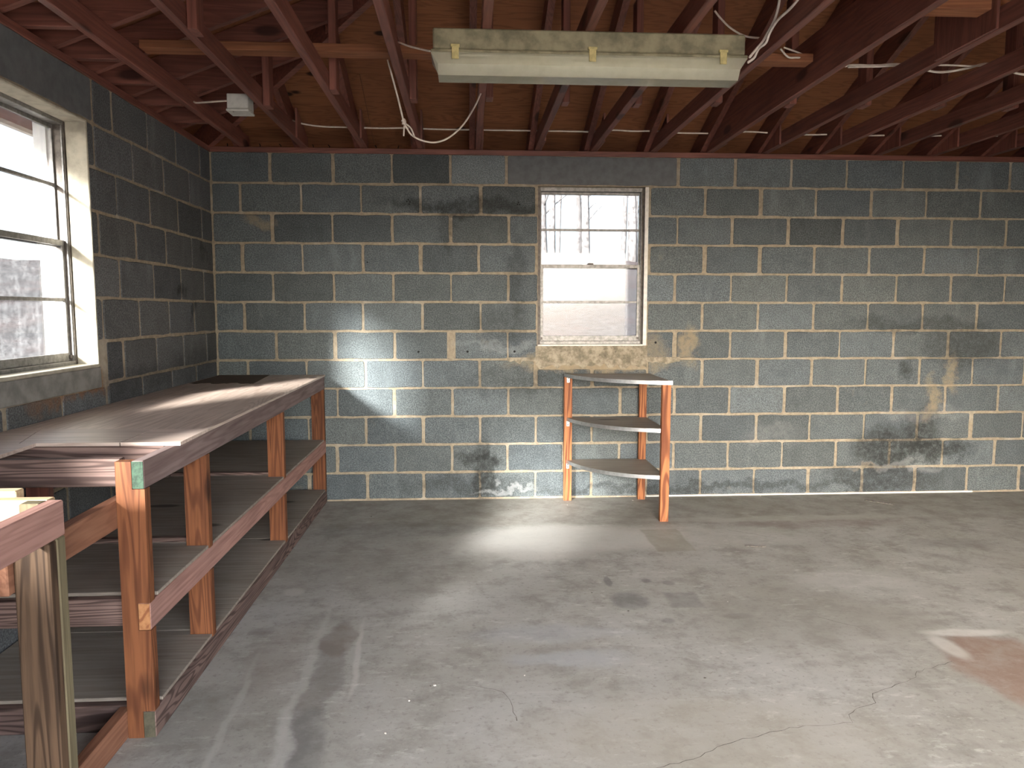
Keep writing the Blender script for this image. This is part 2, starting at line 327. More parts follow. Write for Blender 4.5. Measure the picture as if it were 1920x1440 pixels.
def prism(name, poly, axis, a0, a1, mat, parent=None):
    # poly: 2D points in the two remaining axes (in xyz order), extruded along axis from a0 to a1
    n = len(poly); V = []
    for a in (a0, a1):
        for (p_, q_) in poly: V.append({'x': (a, p_, q_), 'y': (p_, a, q_), 'z': (p_, q_, a)}[axis])
    F = [list(range(n))[::-1], list(range(n, 2*n))] + [[i, (i+1) % n, n+(i+1) % n, n+i] for i in range(n)]
    return mk(name, V, F, mat, parent)
def smoothpts(P, k=6):
    P = [Vector(q) for q in P]
    if len(P) < 3: return P
    out = []
    for i in range(len(P)-1):
        p0 = P[max(i-1, 0)]; p1 = P[i]; p2 = P[i+1]; p3 = P[min(i+2, len(P)-1)]
        for j in range(k):
            t = j/k; out.append(.5*((2*p1)+(p2-p0)*t+(2*p0-5*p1+4*p2-p3)*t*t+(3*p1-p0-3*p2+p3)*t**3))
    out.append(P[-1]); return out
def tubevf(P, r, n=6, k=6):
    P = smoothpts(P, k); V, F = [], []; d = (P[1]-P[0]).normalized(); u = d.orthogonal().normalized()
    for i, q in enumerate(P):
        d = (P[min(i+1, len(P)-1)]-P[max(i-1, 0)]).normalized(); u = (u-d*u.dot(d)).normalized(); s = d.cross(u)
        rr_ = r(i/(len(P)-1)) if callable(r) else r
        for j in range(n): a = 2*math.pi*j/n; V.append(q+(u*math.cos(a)+s*math.sin(a))*rr_)
    for i in range(len(P)-1):
        for j in range(n): F.append([i*n+j, i*n+(j+1) % n, (i+1)*n+(j+1) % n, (i+1)*n+j])
    F += [list(range(n))[::-1], [(len(P)-1)*n+j for j in range(n)]]; return V, F
def tube(name, P, r, mat, parent=None, n=6, k=6):
    v, f = tubevf(P, r, n, k); return mk(name, v, f, mat, parent, True)
def empty(name, loc, label=None, cat=None, group=None, kind=None):
    o = bpy.data.objects.new(name, None); C.objects.link(o); o.location = loc; o.empty_display_size = .1
    return tag(o, label, cat, group, kind)
def tag(o, label=None, cat=None, group=None, kind=None):
    if label: o['label'] = label
    if cat: o['category'] = cat
    if group: o['group'] = group
    if kind: o['kind'] = kind
    return o

# ---------------------------------------------------------------- floor, walls
CS = .2032; CB = .4064; H = 12*CS; LX = 7.3; FY = -6.0
SLOPE = .39; Z0 = 2.635                     # roof deck underside: Z0 + SLOPE * distance in from the wall
floor = box('floor', -.2, LX+.2, FY-.2, .2, -.12, 0, M['floor'], bv=0); tag(floor, kind='structure')
crk = [(2.296, -3.254), (2.425, -3.216), (2.542, -3.143), (2.669, -3.106), (2.821, -3.061), (2.887, -3.056), (3.013, -3.047), (3.030, -2.999), (3.089, -2.95), (3.158, -2.929), (3.185, -2.865), (3.303, -2.813), (3.413, -2.759), (3.442, -2.719), (3.63, -2.643)]
def crack(pts, wd):
    P = []
    for i in range(len(pts)-1):
        a, b_ = Vector(pts[i]), Vector(pts[i+1]); k = max(2, int((b_-a).length/.025)); nrm = Vector((-(b_-a).y, (b_-a).x)).normalized()
        for j in range(k): P.append(a.lerp(b_, j/k)+nrm*R.uniform(-.006, .006))
    P.append(Vector(pts[-1])); V, F = [], []
    for i, q in enumerate(P):
        d = (P[min(i+1, len(P)-1)]-P[max(i-1, 0)]).normalized(); nrm = Vector((-d.y, d.x)); h = wd*R.uniform(.25, 1)
        V += [(q.x+nrm.x*h, q.y+nrm.y*h, .0006), (q.x-nrm.x*h, q.y-nrm.y*h, .0006)]
    F = [(2*i, 2*i+1, 2*i+3, 2*i+2) for i in range(len(P)-1)]
    return mk('crack', V, F, M['crack'], floor)
crack(crk, .0015)
crack([(1.73, -2.72), (1.80, -2.74), (1.86, -2.78), (1.89, -2.86), (1.9, -2.97)], .0022)
crack([(3.36, -.85), (3.52, -.98), (3.60, -1.04)], .002)
crack([(3.3, -2.2), (3.42, -2.3), (3.47, -2.42)], .0012); crack([(3.95, -1.15), (4.1, -1.3), (4.16, -1.45)], .0012)

def block(name, u0, u1, z0, z1, mp, mat, parent, tone):
    # one block: a wobbly outline, small rounded arris, sunk into the mortar
    e = lambda: R.uniform(-.0036, .0036)
    o = []; nu = max(2, int((u1-u0)/.09)); nz = 2; c = min(.008, (u1-u0)*.2)
    o.append((u0+c, z0+e()*.5)); o += [(u0+(u1-u0)*i/nu, z0+e()) for i in range(1, nu)]; o.append((u1-c, z0+e()*.5)); o.append((u1+e()*.5, z0+c))
    o += [(u1+e(), z0+(z1-z0)*i/nz) for i in range(1, nz)]; o.append((u1+e()*.5, z1-c)); o.append((u1-c, z1+e()*.5))
    o += [(u1-(u1-u0)*i/nu, z1+e()) for i in range(1, nu)]; o.append((u0+c, z1+e()*.5)); o.append((u0+e()*.5, z1-c))
    o += [(u0+e(), z1-(z1-z0)*i/nz) for i in range(1, nz)]; o.append((u0+e()*.5, z0+c))
    n = len(o); cu, cz = (u0+u1)/2, (z0+z1)/2; pr = R.uniform(-.0012, .0012); V = []
    for dep, ins in ((.02, 0), (.003+pr, 0), (pr, .003)):
        for (u, z) in o: V.append(mp(u-math.copysign(min(ins, abs(u-cu)), u-cu), z-math.copysign(min(ins, abs(z-cz)), z-cz), dep))
    F = [list(range(2*n, 3*n))]
    for r_ in range(2): F += [[r_*n+i, r_*n+(i+1) % n, (r_+1)*n+(i+1) % n, (r_+1)*n+i] for i in range(n)]
    ob = mk(name, V, F, mat, parent); ob.color = (tone[0], tone[1], tone[2], 1); return ob
def wallbase(name, mp, u0, u1, holes, mat, thick, zt=H):
    us = sorted({u0, u1} | {h[0] for h in holes} | {h[1] for h in holes}); zs = sorted({0, zt} | {h[2] for h in holes} | {h[3] for h in holes}); parts = []
    for i in range(len(us)-1):
        for j in range(len(zs)-1):
            cu, cz = (us[i]+us[i+1])/2, (zs[j]+zs[j+1])/2
            if any(h[0] < cu < h[1] and h[2] < cz < h[3] for h in holes): continue
            a = mp(us[i], zs[j], .005); b_ = mp(us[i+1], zs[j+1], thick)
            parts.append(boxvf(*[f(a[k], b_[k]) for k in range(3) for f in (min, max)]))
    V, F = joinvf(parts)
    bm = bmesh.new(); vs_ = [bm.verts.new(v) for v in V]
    for f in F: bm.faces.new([vs_[i] for i in f])
    bmesh.ops.remove_doubles(bm, verts=bm.verts, dist=1e-5)
    fs = {}
    for f in bm.faces: fs.setdefault(tuple(sorted(v.index for v in f.verts)), []).append(f)
    bm.verts.index_update(); fs = {}
    for f in bm.faces: fs.setdefault(tuple(sorted(v.index for v in f.verts)), []).append(f)
    bmesh.ops.delete(bm, geom=[f for l in fs.values() if len(l) > 1 for f in l], context='FACES')
    bm.verts.index_update(); V = [tuple(v.co) for v in bm.verts]; F = [[v.index for v in f.verts] for f in bm.faces]; bm.free()
    return tag(mk(name, V, F, mat), kind='structure')
def tone(k=1.0):
    t = k*min(1.3, max(.72, R.gauss(1, .11))); h = R.uniform(-.03, .03); return (t*(1+h*.5), t, t*(1-h))
def courses(mp, rows, u_end, holes, mat, parent, lintels, special, zrange=(1, 12), dim=lambda u, z: 1.0):
    for r_ in range(zrange[0], zrange[1]+1):
        z0 = (r_-1)*CS+(.014 if r_ == 1 else .008); z1 = r_*CS-R.choice((.007, .009))
        if r_ == 12: z1 = H-.001
        us = [0.0]+[u for u in rows[r_] if u < u_end-.06]+[u_end]
        segs = [(us[i], us[i+1]) for i in range(len(us)-1)]
        for lu in lintels.get(r_, []):
            segs = [s for s in segs if s[1] <= lu[0]+.02 or s[0] >= lu[1]-.02]+[(lu[0], lu[1])]
        for (a, b_) in segs:
            g0 = R.choice((.006, .008, .009, .011, .016)); g1 = R.choice((.006, .007, .008, .010, .014))
            pieces = [(a+g0, b_-g1, z0, z1)]
            for h in holes:
                nw = []
                for (p0, p1, q0, q1) in pieces:
                    if p1 <= h[0] or p0 >= h[1] or q1 <= h[2]+.004 or q0 >= h[3]-.004: nw.append((p0, p1, q0, q1)); continue
                    if p0 < h[0]-.03: nw.append((p0, h[0]-.003, q0, q1))
                    if p1 > h[1]+.03: nw.append((h[1]+.003, p1, q0, q1))
                    if q0 < h[2]-.03: nw.append((max(p0, h[0]), min(p1, h[1]), q0, h[2]-.004))
                pieces = nw
            for (p0, p1, q0, q1) in pieces:
                t = tone(special.get((r_, round((a+b_)/2/CB*2)/2), 1.0))
                isl = any(abs(a-lu[0]) < .01 and abs(b_-lu[1]) < .01 for lu in lintels.get(r_, []))
                block('lintel' if isl else 'concrete_block', p0, p1, q0, q1, mp, M['lintel'] if isl else mat, parent, t)

W1 = (2.245, 3.02, 1.115, 2.235)
WA = (1.69, 2.90, 1.10, 2.235); WB = (4.00, 5.72, 1.25, 2.235)
mpB = lambda u, z, d: (u, d, z)
mpL = lambda u, z, d: (-d, -u, z)
SILL = (2.24, 3.035, .945, 1.115)
wb = wallbase('wall_back', mpB, -.17, LX+.2, [W1], M['mortarb'], .20)
rowsB = {12: [.403, .822, 1.228, 1.631, 2.02, 2.431, 2.84, 3.244, 3.651, 4.059, 4.468, 4.884, 5.29, 5.693, 6.099, 6.503, 6.908],
 11: [.191, .604, 1.015, 1.427, 1.837, 2.238, 2.642, 3.042, 3.442, 3.843, 4.248, 4.655, 5.068, 5.479, 5.89, 6.298, 6.705, 7.111],
 10: [.402, .813, 1.227, 1.634, 2.039, 2.444, 2.844, 3.242, 3.642, 4.048, 4.454, 4.864, 5.274, 5.683, 6.092, 6.501, 6.908],
 9: [.194, .605, 1.019, 1.423, 1.829, 2.238, 2.643, 3.043, 3.444, 3.85, 4.257, 4.666, 5.076, 5.485, 5.893, 6.3, 6.706, 7.112],
 8: [.396, .815, 1.228, 1.631, 2.033, 2.44, 2.841, 3.236, 3.643, 4.054, 4.465, 4.878, 5.291, 5.701, 6.104, 6.507, 6.911],
 7: [.199, .608, 1.015, 1.427, 1.84, 2.24, 2.641, 3.033, 3.436, 3.848, 4.258, 4.672, 5.084, 5.501, 5.906, 6.308, 6.711, 7.116],
 6: [.408, .815, 1.232, 1.632, 2.033, 2.439, 2.841, 3.24, 3.648, 4.057, 4.468, 4.879, 5.29, 5.701, 6.105, 6.509, 6.914],
 5: [.206, .614, 1.019, 1.426, 1.829, 2.231, 2.639, 3.043, 3.448, 3.855, 4.267, 4.673, 5.086, 5.493, 5.901, 6.307, 6.713, 7.118],
 4: [.415, .825, 1.226, 1.636, 2.037, 2.44, 2.843, 3.246, 3.654, 4.062, 4.471, 4.882, 5.294, 5.705, 6.109, 6.512, 6.916],
 3: [.209, .615, 1.019, 1.428, 1.833, 2.236, 2.642, 3.044, 3.449, 3.86, 4.266, 4.677, 5.091, 5.506, 5.911, 6.313, 6.716, 7.119],
 2: [.41, .815, 1.22, 1.627, 2.028, 2.437, 2.844, 3.247, 3.655, 4.063, 4.472, 4.884, 5.297, 5.707, 6.111, 6.514, 6.918],
 1: [.207, .612, 1.018, 1.424, 1.828, 2.233, 2.641, 3.047, 3.453, 3.86, 4.268, 4.678, 5.088, 5.498, 5.905, 6.31, 6.715, 7.119]}
# blocks noticeably darker or lighter than their neighbours
spB = {(10, 1.5): .6, (10, 10.5): .68, (12, 3.5): .75, (12, .5): .8, (8, .5): .85, (9, .5): .85, (9, 4): .8, (10, 4.5): .85, (7, 1): .8, (5, 2): 1.2, (4, 3): 1.25, (12, 4.5): 1.2, (6, 2.5): 1.25, (7, 1.5): 1.15, (11, 1): .85}
courses(mpB, rowsB, LX, [W1, SILL], M['blockb'], wb, {12: [(2.02, 3.244)]}, spB)
for (x, z) in ((1.398, 1.073), (1.745, 1.073), (2.08, 1.073), (1.34, 2.13), (1.352, 2.115), (1.330, 2.118), (1.345, 2.10), (2.108, 2.118), (2.115, 2.105), (2.100, 2.105), (3.10, 1.135), (1.05, 1.70)):
    r_ = .0085 if z < 1.2 else .005
    mk('anchor_hole', *joinvf([tubevf([(x, -.0022, z), (x, .004, z)], r_, 8)]), M['hole'], wb)
# rough cement patch under the window with its torn lower edge
def ragged(u0, u1, z0, z1, amp, n=26, sd=3):
    q = random.Random(sd); top = [(u0, z1), (u1, z1)]; bot = []
    for i in range(n+1): bot.append((u1-(u1-u0)*i/n, z0+q.uniform(-amp, amp)))
    return top+bot
sp_ = ragged(2.23, 3.04, .965, 1.112, .022)
prism('cement_patch', sp_, 'y', -.004, .03, M['parge'], wb)
pr_ = ragged(2.03, 2.25, .995, 1.03, .014, 10, 5); prism('cement_patch', pr_, 'y', -.0035, .02, M['parge'], wb)
pr_ = ragged(3.03, 3.28, .99, 1.03, .012, 10, 6); prism('cement_patch', pr_, 'y', -.0035, .02, M['parge'], wb)
pr_ = ragged(1.60, 1.66, 1.03, 1.21, .01, 6, 7); prism('cement_patch', pr_, 'y', -.0025, .02, M['mortarb'], wb)
box('mortar_bead', 3.05, 5.55, -.006, .01, 0, .012, M['white'], wb, .004)

wl = wallbase('wall_left', mpL, 0, -FY, [WA, WB], M['mortarl'], .17)
rowsL = {r_: [CB*(k+(.5 if r_ % 2 == 0 else 1)) for k in range(17)] for r_ in range(1, 13)}
rowsL[12] = sorted(rowsL[12]+[1.62]); 
courses(mpL, rowsL, -FY, [WA, WB, (1.60, 2.98, 1.0, 1.10)], M['blockl'], wl, {12: [(1.62, 3.06), (3.85, 5.85)]}, {(9, 4): .8, (10, 2): .85, (8, 2): .75})
box('cement_patch', -.02, .004, -2.98, -1.68, 1.0, 1.099, M['parge_grey'], wl, .004)
box('mortar_bead', .006, -.01, FY+.1, -.01, 0, .02, M['mortarl'], wl, .003)
wr = box('wall_right', LX+.005, LX+.2, FY, 0, 0, H, M['mortarb'], bv=0); tag(wr, kind='structure')
mpR = lambda u, z, d: (LX+d, -u, z)
DX0, DX1, DZ = 1.1, 4.25, 2.25
mpF = lambda u, z, d: (u, FY-d, z)
wf = wallbase('wall_front', mpF, -.17, LX+.2, [(DX0, DX1, 0, DZ)], M['mortarb'], .2)
fj = box('trim_1', DX0, DX0+.03, FY-.2, FY, 0, DZ, M['whitepaint']); tag(fj, kind='structure')
fj = box('trim_2', DX1-.03, DX1, FY-.2, FY, 0, DZ, M['whitepaint']); tag(fj, kind='structure')
wd_ = box('wall_sun_blocker', -.15, .25, FY-8.5, FY-.55, 0, 5.4, M['sunblock'], bv=0); tag(wd_, kind='structure')  # unseen wall, added only to keep the sun out of the front doorway

# ---------------------------------------------------------------- windows (aluminium double-hung)
def window(name, mp, hole, dep, out, near_reveal=True):
    u0, u1, z0, z1 = hole
    root = empty(name, mp((u0+u1)/2, z0, dep), kind='structure')
    def bx(nm, a, b_, c, d, e, f, mat, par, bv=.0015):
        p0 = mp(a, c, e); p1 = mp(b_, d, f); return box(nm, p0[0], p1[0], p0[1], p1[1], p0[2], p1[2], mat, par, bv)
    fr_ = .022
    for (a, b_, c, d) in ((u0, u0+fr_, z0, z1), (u1-fr_, u1, z0, z1), (u0+fr_, u1-fr_, z1-.028, z1), (u0+fr_, u1-fr_, z0, z0+.03)):
        bx('window_frame', a, b_, c, d, dep-.03, dep+.05, M['alu_dark'] if b_-a < .03 else M['alu'], root)
    for s in (u0+fr_, u1-fr_-.006): bx('sash_track', s, s+.006, z0+.03, z1-.028, dep-.026, dep-.018, M['alu'], root)
    zm = (z0+z1)/2+.004
    def sash(nm, a, b_, c, d, e, st):
        s = bx(nm+'_stile', a, a+st, c, d, e, e+.018, M['alu'], root); 
        hold = s; nm2 = nm
        bx(nm+'_stile', b_-st, b_, c, d, e, e+.018, M['alu'], root)
        rb, rtp = (.03, .018) if nm == 'upper_sash' else (.038, .026)
        bx(nm+'_rail', a+st, b_-st, c, c+rb, e, e+.018, M['alu'], root); bx(nm+'_rail', a+st, b_-st, d-rtp, d, e, e+.018, M['alu'], root)
        m = (c+rb+d-rtp)/2; bx(nm+'_muntin', a+st, b_-st, m-.008, m+.008, e+.002, e+.016, M['alu'], root)
        bx('pane', a+st-.003, b_-st+.003, c+rb-.003, m-.0075, e+.007, e+.010, M['glass'], root, 0)
        bx('pane', a+st-.003, b_-st+.003, m+.0075, d-rtp+.003, e+.007, e+.010, M['glass'], root, 0)
    sash('upper_sash', u0+fr_, u1-fr_, zm-.015, z1-.028, dep+.016, .012)
    sash('lower_sash', u0+fr_+.004, u1-fr_-.004, z0+.03, zm+.015, dep-.010, .020)
    cu = (u0+u1)/2; bx('sash_lock', cu-.02, cu+.02, zm+.015, zm+.025, dep-.02, dep+.008, M['alu_dark'], root)
    for s in (u0+fr_+.005, u1-fr_-.02): bx('sash_latch', s, s+.015, z0+.04, z0+.058, dep-.018, dep-.010, M['alu_dark'], root)
    # outside casing, white, standing beyond the wall
    for (a, b_, c, d) in ((u0-.06, u0+.004, z0-.05, z1+.06), (u1-.004, u1+.06, z0-.05, z1+.06), (u0+.004, u1-.004, z1-.004, z1+.06), (u0+.004, u1-.004, z0-.05, z0+.002)):
        bx('outside_casing', a, b_, c, d, dep+.052, out, M['whitepaint'], root)
    return root, bx
w1, bx1 = window('window_1', mpB, W1, .085, .22)
bx1('caulk_strip', W1[1]-.014, W1[1]+.012, W1[2]-.002, W1[3]-.002, -.003, .01, M['white'], w1, .002)
bx1('caulk_strip', W1[0], W1[1]-.014, W1[2]-.006, W1[2]+.008, -.004, .05, M['white'], w1, .002)
w2, bx2 = window('window_2', mpL, WA, .125, .24)
w3, bx3 = window('window_3', mpL, WB, .125, .24)
for ww, bx_, hh in ((w2, bx2, WA), (w3, bx3, WB)):      # cream rendered reveal and sill around the deep opening
    bx_('reveal_jamb', hh[0]-.001, hh[0]+.012, hh[2], hh[3], -.002, .094, M['reveal'], ww, .003)
    bx_('reveal_jamb', hh[1]-.012, hh[1]+.001, hh[2], hh[3], -.002, .094, M['reveal'], ww, .003)
    bx_('reveal_head', hh[0]+.012, hh[1]-.012, hh[3]-.012, hh[3]+.001, -.002, .094, M['reveal'], ww, .003)
    bx_('window_sill', hh[0]+.012, hh[1]-.012, hh[2]-.001, hh[2]+.014, -.008, .094, M['reveal'], ww, .004)

# ---------------------------------------------------------------- roof
t1 = box('trim_3', -.0, LX, -.006, .15, H, 2.475, M['redx']); tag(t1, kind='structure')
t2 = box('trim_4', -.15, .006, FY, -.006, H, 2.475, M['redy']); tag(t2, kind='structure')
t3 = box('trim_5', 0, LX, FY-.15, FY, H, 2.475, M['redx']); tag(t3, kind='structure')
t4 = box('trim_6', LX, LX+.15, FY, -.006, H, 2.475, M['redy']); tag(t4, kind='structure')
for i, (x, dz) in enumerate(((.11, 0), (.33, .0), (.47, 0), (.69, 0), (.80, 0), (1.12, 0), (1.27, 0))):   # bent nails standing in the plate
    tube('nail', [(x, .03, 2.473), (x+.003, .03, 2.49), (x+R.uniform(-.008, .008), .025, 2.50)], .003, M['hole'], t1, 5, 2)
ceil = empty('ceiling', (LX/2, FY/2, Z0), kind='structure')
def clip(poly, a, b_, c):        # keep a*x+b*y+c >= 0
    out = []
    for i in range(len(poly)):
        p0, p1 = poly[i], poly[(i+1) % len(poly)]; d0 = a*p0[0]+b_*p0[1]+c; d1 = a*p1[0]+b_*p1[1]+c
        if d0 >= 0: out.append(p0)
        if (d0 >= 0) != (d1 >= 0): t = d0/(d0-d1); out.append((p0[0]+(p1[0]-p0[0])*t, p0[1]+(p1[1]-p0[1])*t))
    return out
YR = FY/2; OV = .5
def panel(poly, zf):
    if len(poly) < 3: return
    ar = abs(sum(poly[i][0]*poly[(i+1) % len(poly)][1]-poly[(i+1) % len(poly)][0]*poly[i][1] for i in range(len(poly))))/2
    if ar < .0004: return
    n = len(poly); V = [(x, y, zf(x, y)) for x, y in poly]+[(x, y, zf(x, y)+.013) for x, y in poly]
    F = [list(range(n))[::-1], list(range(n, 2*n))]+[[i, (i+1) % n, n+(i+1) % n, n+i] for i in range(n)]
    mk('plywood_panel', V, F, M['roofply'], ceil)
PW, PH, g = 2.44, 1.13, .0015
def slope(fn, clips, u0, u1, zf, off=0.0):
    v = -OV; k = 0
    while v < -YR:
        v1 = min(v+PH, -YR) if k else v+.42+PH*.5; u = u0-(PW*((k*.5+off) % 1))
        while u < u1:
            poly = [fn(q, s) for q, s in ((u+g, v+g), (u+PW-g, v+g), (u+PW-g, v1-g), (u+g, v1-g))]
            for c_ in clips: poly = clip(poly, *c_)
            panel(poly, zf); u += PW
        v = v1; k += 1
hb = [(1, 1, 0), (-1, 1, LX)]                       # between the two back hips
slope(lambda u, v: (u, -v), [(1, 1, 0), (-1, 1, LX)], -OV, LX+OV, lambda x, y: Z0-SLOPE*y, .35)
slope(lambda u, v: (v, -u), [(-1, -1, 0), (-1, 1, -FY)], -OV, -FY+OV, lambda x, y: Z0+SLOPE*x, .1)
slope(lambda u, v: (u, FY+v), [(1, -1, FY), (-1, -1, LX+FY)], -OV, LX+OV, lambda x, y: Z0+SLOPE*(y-FY))
slope(lambda u, v: (LX-v, -u), [(1, -1, -LX), (1, 1, -LX-FY)], -OV, -FY+OV, lambda x, y: Z0+SLOPE*(LX-x))
for poly, zf in (([(-OV, OV), (LX+OV, OV), (LX+YR, YR), (-YR, YR)], lambda x, y: Z0-SLOPE*y), ([(-OV, OV), (-YR, YR), (-OV, FY-OV)], lambda x, y: Z0+SLOPE*x),
                 ([(-OV, FY-OV), (LX+OV, FY-OV), (LX+YR, YR), (-YR, YR)], lambda x, y: Z0+SLOPE*(y-FY)), ([(LX+OV, OV), (LX+YR, YR), (LX+OV, FY-OV)], lambda x, y: Z0+SLOPE*(LX-x))):
    n = len(poly); V = [(x, y, zf(x, y)+dz) for dz in (.016, .026) for x, y in poly]
    mk('roofing', V, [list(range(n))[::-1], list(range(n, 2*n))]+[[i, (i+1) % n, n+(i+1) % n, n+i] for i in range(n)], M['asphalt'], ceil)
for i, (a, b_, c, d) in enumerate(((-OV, LX+OV, .24, OV), (-OV, -.20, FY-OV, .24), (-OV, LX+OV, FY-OV, FY-.21), (LX+.21, LX+OV, FY-.21, .24))):
    tag(box('trim_%d' % (7+i), a, b_, c, d, 2.29, 2.305, M['redx'], bv=0), kind='structure')
for i, (a, b_, c, d) in enumerate(((-OV-.03, LX+OV+.03, OV, OV+.03), (-OV-.03, -OV, FY-OV, OV), (-OV-.03, LX+OV+.03, FY-OV-.03, FY-OV), (LX+OV, LX+OV+.03, FY-OV, OV))):
    tag(box('trim_%d' % (11+i), a, b_, c, d, 2.27, 2.47, M['whitepaint'], bv=0), kind='structure')

ORD = ['first', 'second', 'third', 'fourth', 'fifth', 'sixth', 'seventh', 'eighth', 'ninth', 'tenth', 'eleventh', 'twelfth', 'thirteenth', 'fourteenth', 'fifteenth', 'sixteenth', 'seventeenth']
RB = Z0-.15                                           # underside of the rafters at the wall line
def slab(name, x0, x1, ya, yb, za, zb, hgt, mat, par):      # sloped member running along y between ya and yb
    V = [(x, y, z+dz) for x in (x0, x1) for (y, z) in ((ya, za), (yb, zb)) for dz in (0, hgt)]
    return mk(name, V, [(0, 1, 3, 2), (4, 6, 7, 5), (0, 4, 5, 1), (2, 3, 7, 6), (0, 2, 6, 4), (1, 5, 7, 3)], mat, par)
def slabx(name, y0, y1, xa, xb, za, zb, hgt, mat, par):
    V = [(x, y, z+dz) for y in (y0, y1) for (x, z) in ((xa, za), (xb, zb)) for dz in (0, hgt)]
    return mk(name, V, [(0, 1, 3, 2), (4, 6, 7, 5), (0, 4, 5, 1), (2, 3, 7, 6), (0, 2, 6, 4), (1, 5, 7, 3)], mat, par)
TX = [.22, .625, 1.035, 1.425, 1.825, 2.235, 2.628, 3.05, 3.455, 3.87, 4.29, 4.70, 5.11, 5.52, 5.93, 6.34, 6.75]
HY = {1: [-2.16, -1.05], 2: [-1.36], 3: [-1.22], 4: [-1.27], 5: [-1.21], 6: [-1.20], 7: [-1.25]}
where = {0: 'over the workbench', 1: 'carrying the white box', 2: 'over the workbench end', 3: 'left of the light fixture', 4: 'above the left end of the light fixture', 5: 'above the light fixture, pointing at the window',
         6: 'above the middle of the light fixture', 7: 'at the right end of the light fixture', 8: 'with the extra deep bottom chord', 9: 'with the plywood splice plate'}
for i, x in enumerate(TX):
    t = empty('roof_truss', (x, 0, 2.475), 'red-stained roof truss, %s from the left wall, %s' % (ORD[i], where.get(i, 'right of the deep beam')), 'roof truss', 'roof trusses running back to front')
    zr = lambda y: RB-SLOPE*y
    deep = .235 if i == 8 else .089
    box('bottom_chord', x-.019, x+.019, FY-.10, .10, 2.475, 2.475+deep, M['redy'], t)
    ye = -min(x, LX-x, -YR)
    xo = x-.041
    slab('rafter', xo-.019, xo+.019, OV-.02, ye+.02, zr(OV-.02), zr(ye+.02), .145, M['redy'], t)
    if i > 0:
        for sx in ((1,) if i < 9 else (-1,)):
            gx = x+sx*.0265
            prism('heel_gusset', [(.02, 2.476), (.02, zr(0)+.05), (-.30, min(zr(-.30), RB+SLOPE*x)+.06), (-.30, 2.476)], 'x', gx-.006, gx+.006, M['redz'], t)
    for hy in HY.get(i, [-1.25] if i > 0 else []):
        hx = x+.040; top = min(RB-SLOPE*hy, RB+SLOPE*x, RB+SLOPE*(LX-x))+.06
        box('hanger', hx-.019, hx+.019, hy-.045, hy+.045, 2.470 if i != 1 else 2.468, top, M['redz'], t)
    if i in (9, 10):
        box('splice_plate', x-.033, x-.020, -2.38, -1.98, 2.478, 2.80, M['redz'], t)
for k, (jy, ry) in enumerate(((-.63, -.47), (-1.02, -.86), (-1.41, -1.17), (-1.77, -1.56), (-2.16, -1.91), (-2.56, -2.3))):
    t = empty('hip_jack', (0, jy, 2.475), 'short red-stained hip jack joist and rafter, %s from the back corner along the left wall' % ORD[k], 'roof joist', 'hip jacks along the left wall')
    box('jack_joist', -.12, .198, jy-.019, jy+.019, 2.476, 2.565, M['redx'], t)
    xe = min(-ry, -YR)-.02
    slabx('jack_rafter', ry-.019, ry+.019, -OV+.02, xe, RB+SLOPE*(-OV+.02), RB+SLOPE*xe, .145, M['redx'], t)
V = []; d = .019*math.sqrt(.5)
for (a, s) in ((-OV+.02, 0), (-YR, 0)):
    for sg in (-1, 1):
        for dz in (-.02, .140): V.append((a+sg*d, -a+sg*d, RB+SLOPE*a+dz))
hr = mk('hip_rafter', V, [(0, 1, 3, 2), (4, 6, 7, 5), (0, 4, 5, 1), (2, 3, 7, 6), (0, 2, 6, 4), (1, 5, 7, 3)], M['redx']); tag(hr, 'red-stained hip rafter climbing diagonally from the back left corner', 'rafter')
s1 = box('roof_stringer', .245, 3.42, -1.68, -1.59, 2.5645, 2.603, M['stringer']); tag(s1, 'flat brown stringer board lying across the trusses behind the light fixture', 'board')
s2 = box('roof_stringer', 3.50, 7.0, -2.345, -2.256, 2.5645, 2.603, M['stringer']); tag(s2, 'flat brown stringer board lying across the trusses right of the deep beam', 'board')

# ---------------------------------------------------------------- workbench
BX = .737; PX = .65
wbn = empty('workbench', (.37, -1.5, 0), 'long wooden workbench with plywood top and two shelves against the left wall', 'workbench')
def notched(name, y0, y1, top, mat, par):
    # upright with three notches on its outer face for the long rails
    x0, x1, n = PX, BX, BX-.038; P = [(x0, 0), (n, 0)]
    for (a, b_) in ((.0895, .357), (.4465, .8125)): P += [(n, a), (x1, a), (x1, b_), (n, b_)]
    P += [(n, top), (x0, top)]
    return prism(name, P, 'y', y0, y1, mat, par)
notched('post', -3.0, -2.962, .90, M['pinez'], wbn)
for (a, m_) in ((-2.445, 'pinez'), (-1.235, 'pinez'), (-.055, 'pinez')): notched('post', a, a+.038, .813, M[m_], wbn)
for (z, m_, nm, em) in ((0, 'weathery', 'bottom_rail', 'olive'), (.3575, 'rosey', 'middle_rail', 'endgrain'), (.813, 'apron', 'front_apron', 'green')):
    rl_ = box(nm, BX-.0375, BX, -3.0, -.012, z+.0003, z+.089, M[m_], wbn, .003)
    e_ = box('board_end', BX-.036, BX-.0015, -3.0015, -2.9995, z+.002, z+.0875, M[em], rl_, .0005)
    e_['label'] = {'olive': 'dull olive painted end of the bottom rail', 'endgrain': 'orange end grain of the middle rail', 'green': 'green painted end of the front apron'}[em]
for y in (-2.9615, -2.74, -2.40, -1.19, -.05):
    for z in ((.813, .357, .0005) if y < -2.9 else (.813,)):
        box('cross_rail', .012, (PX-.001 if y < -2.9 else BX-.0385), y, y+.037, z, z+.0885, M['weatherx'], wbn)
for y in (-2.40, -1.19, -.05):
    for z in (.357, .0005): box('cross_rail', .012, PX-.002, y, y+.037, z, z+.0885, M['weatherx'], wbn)
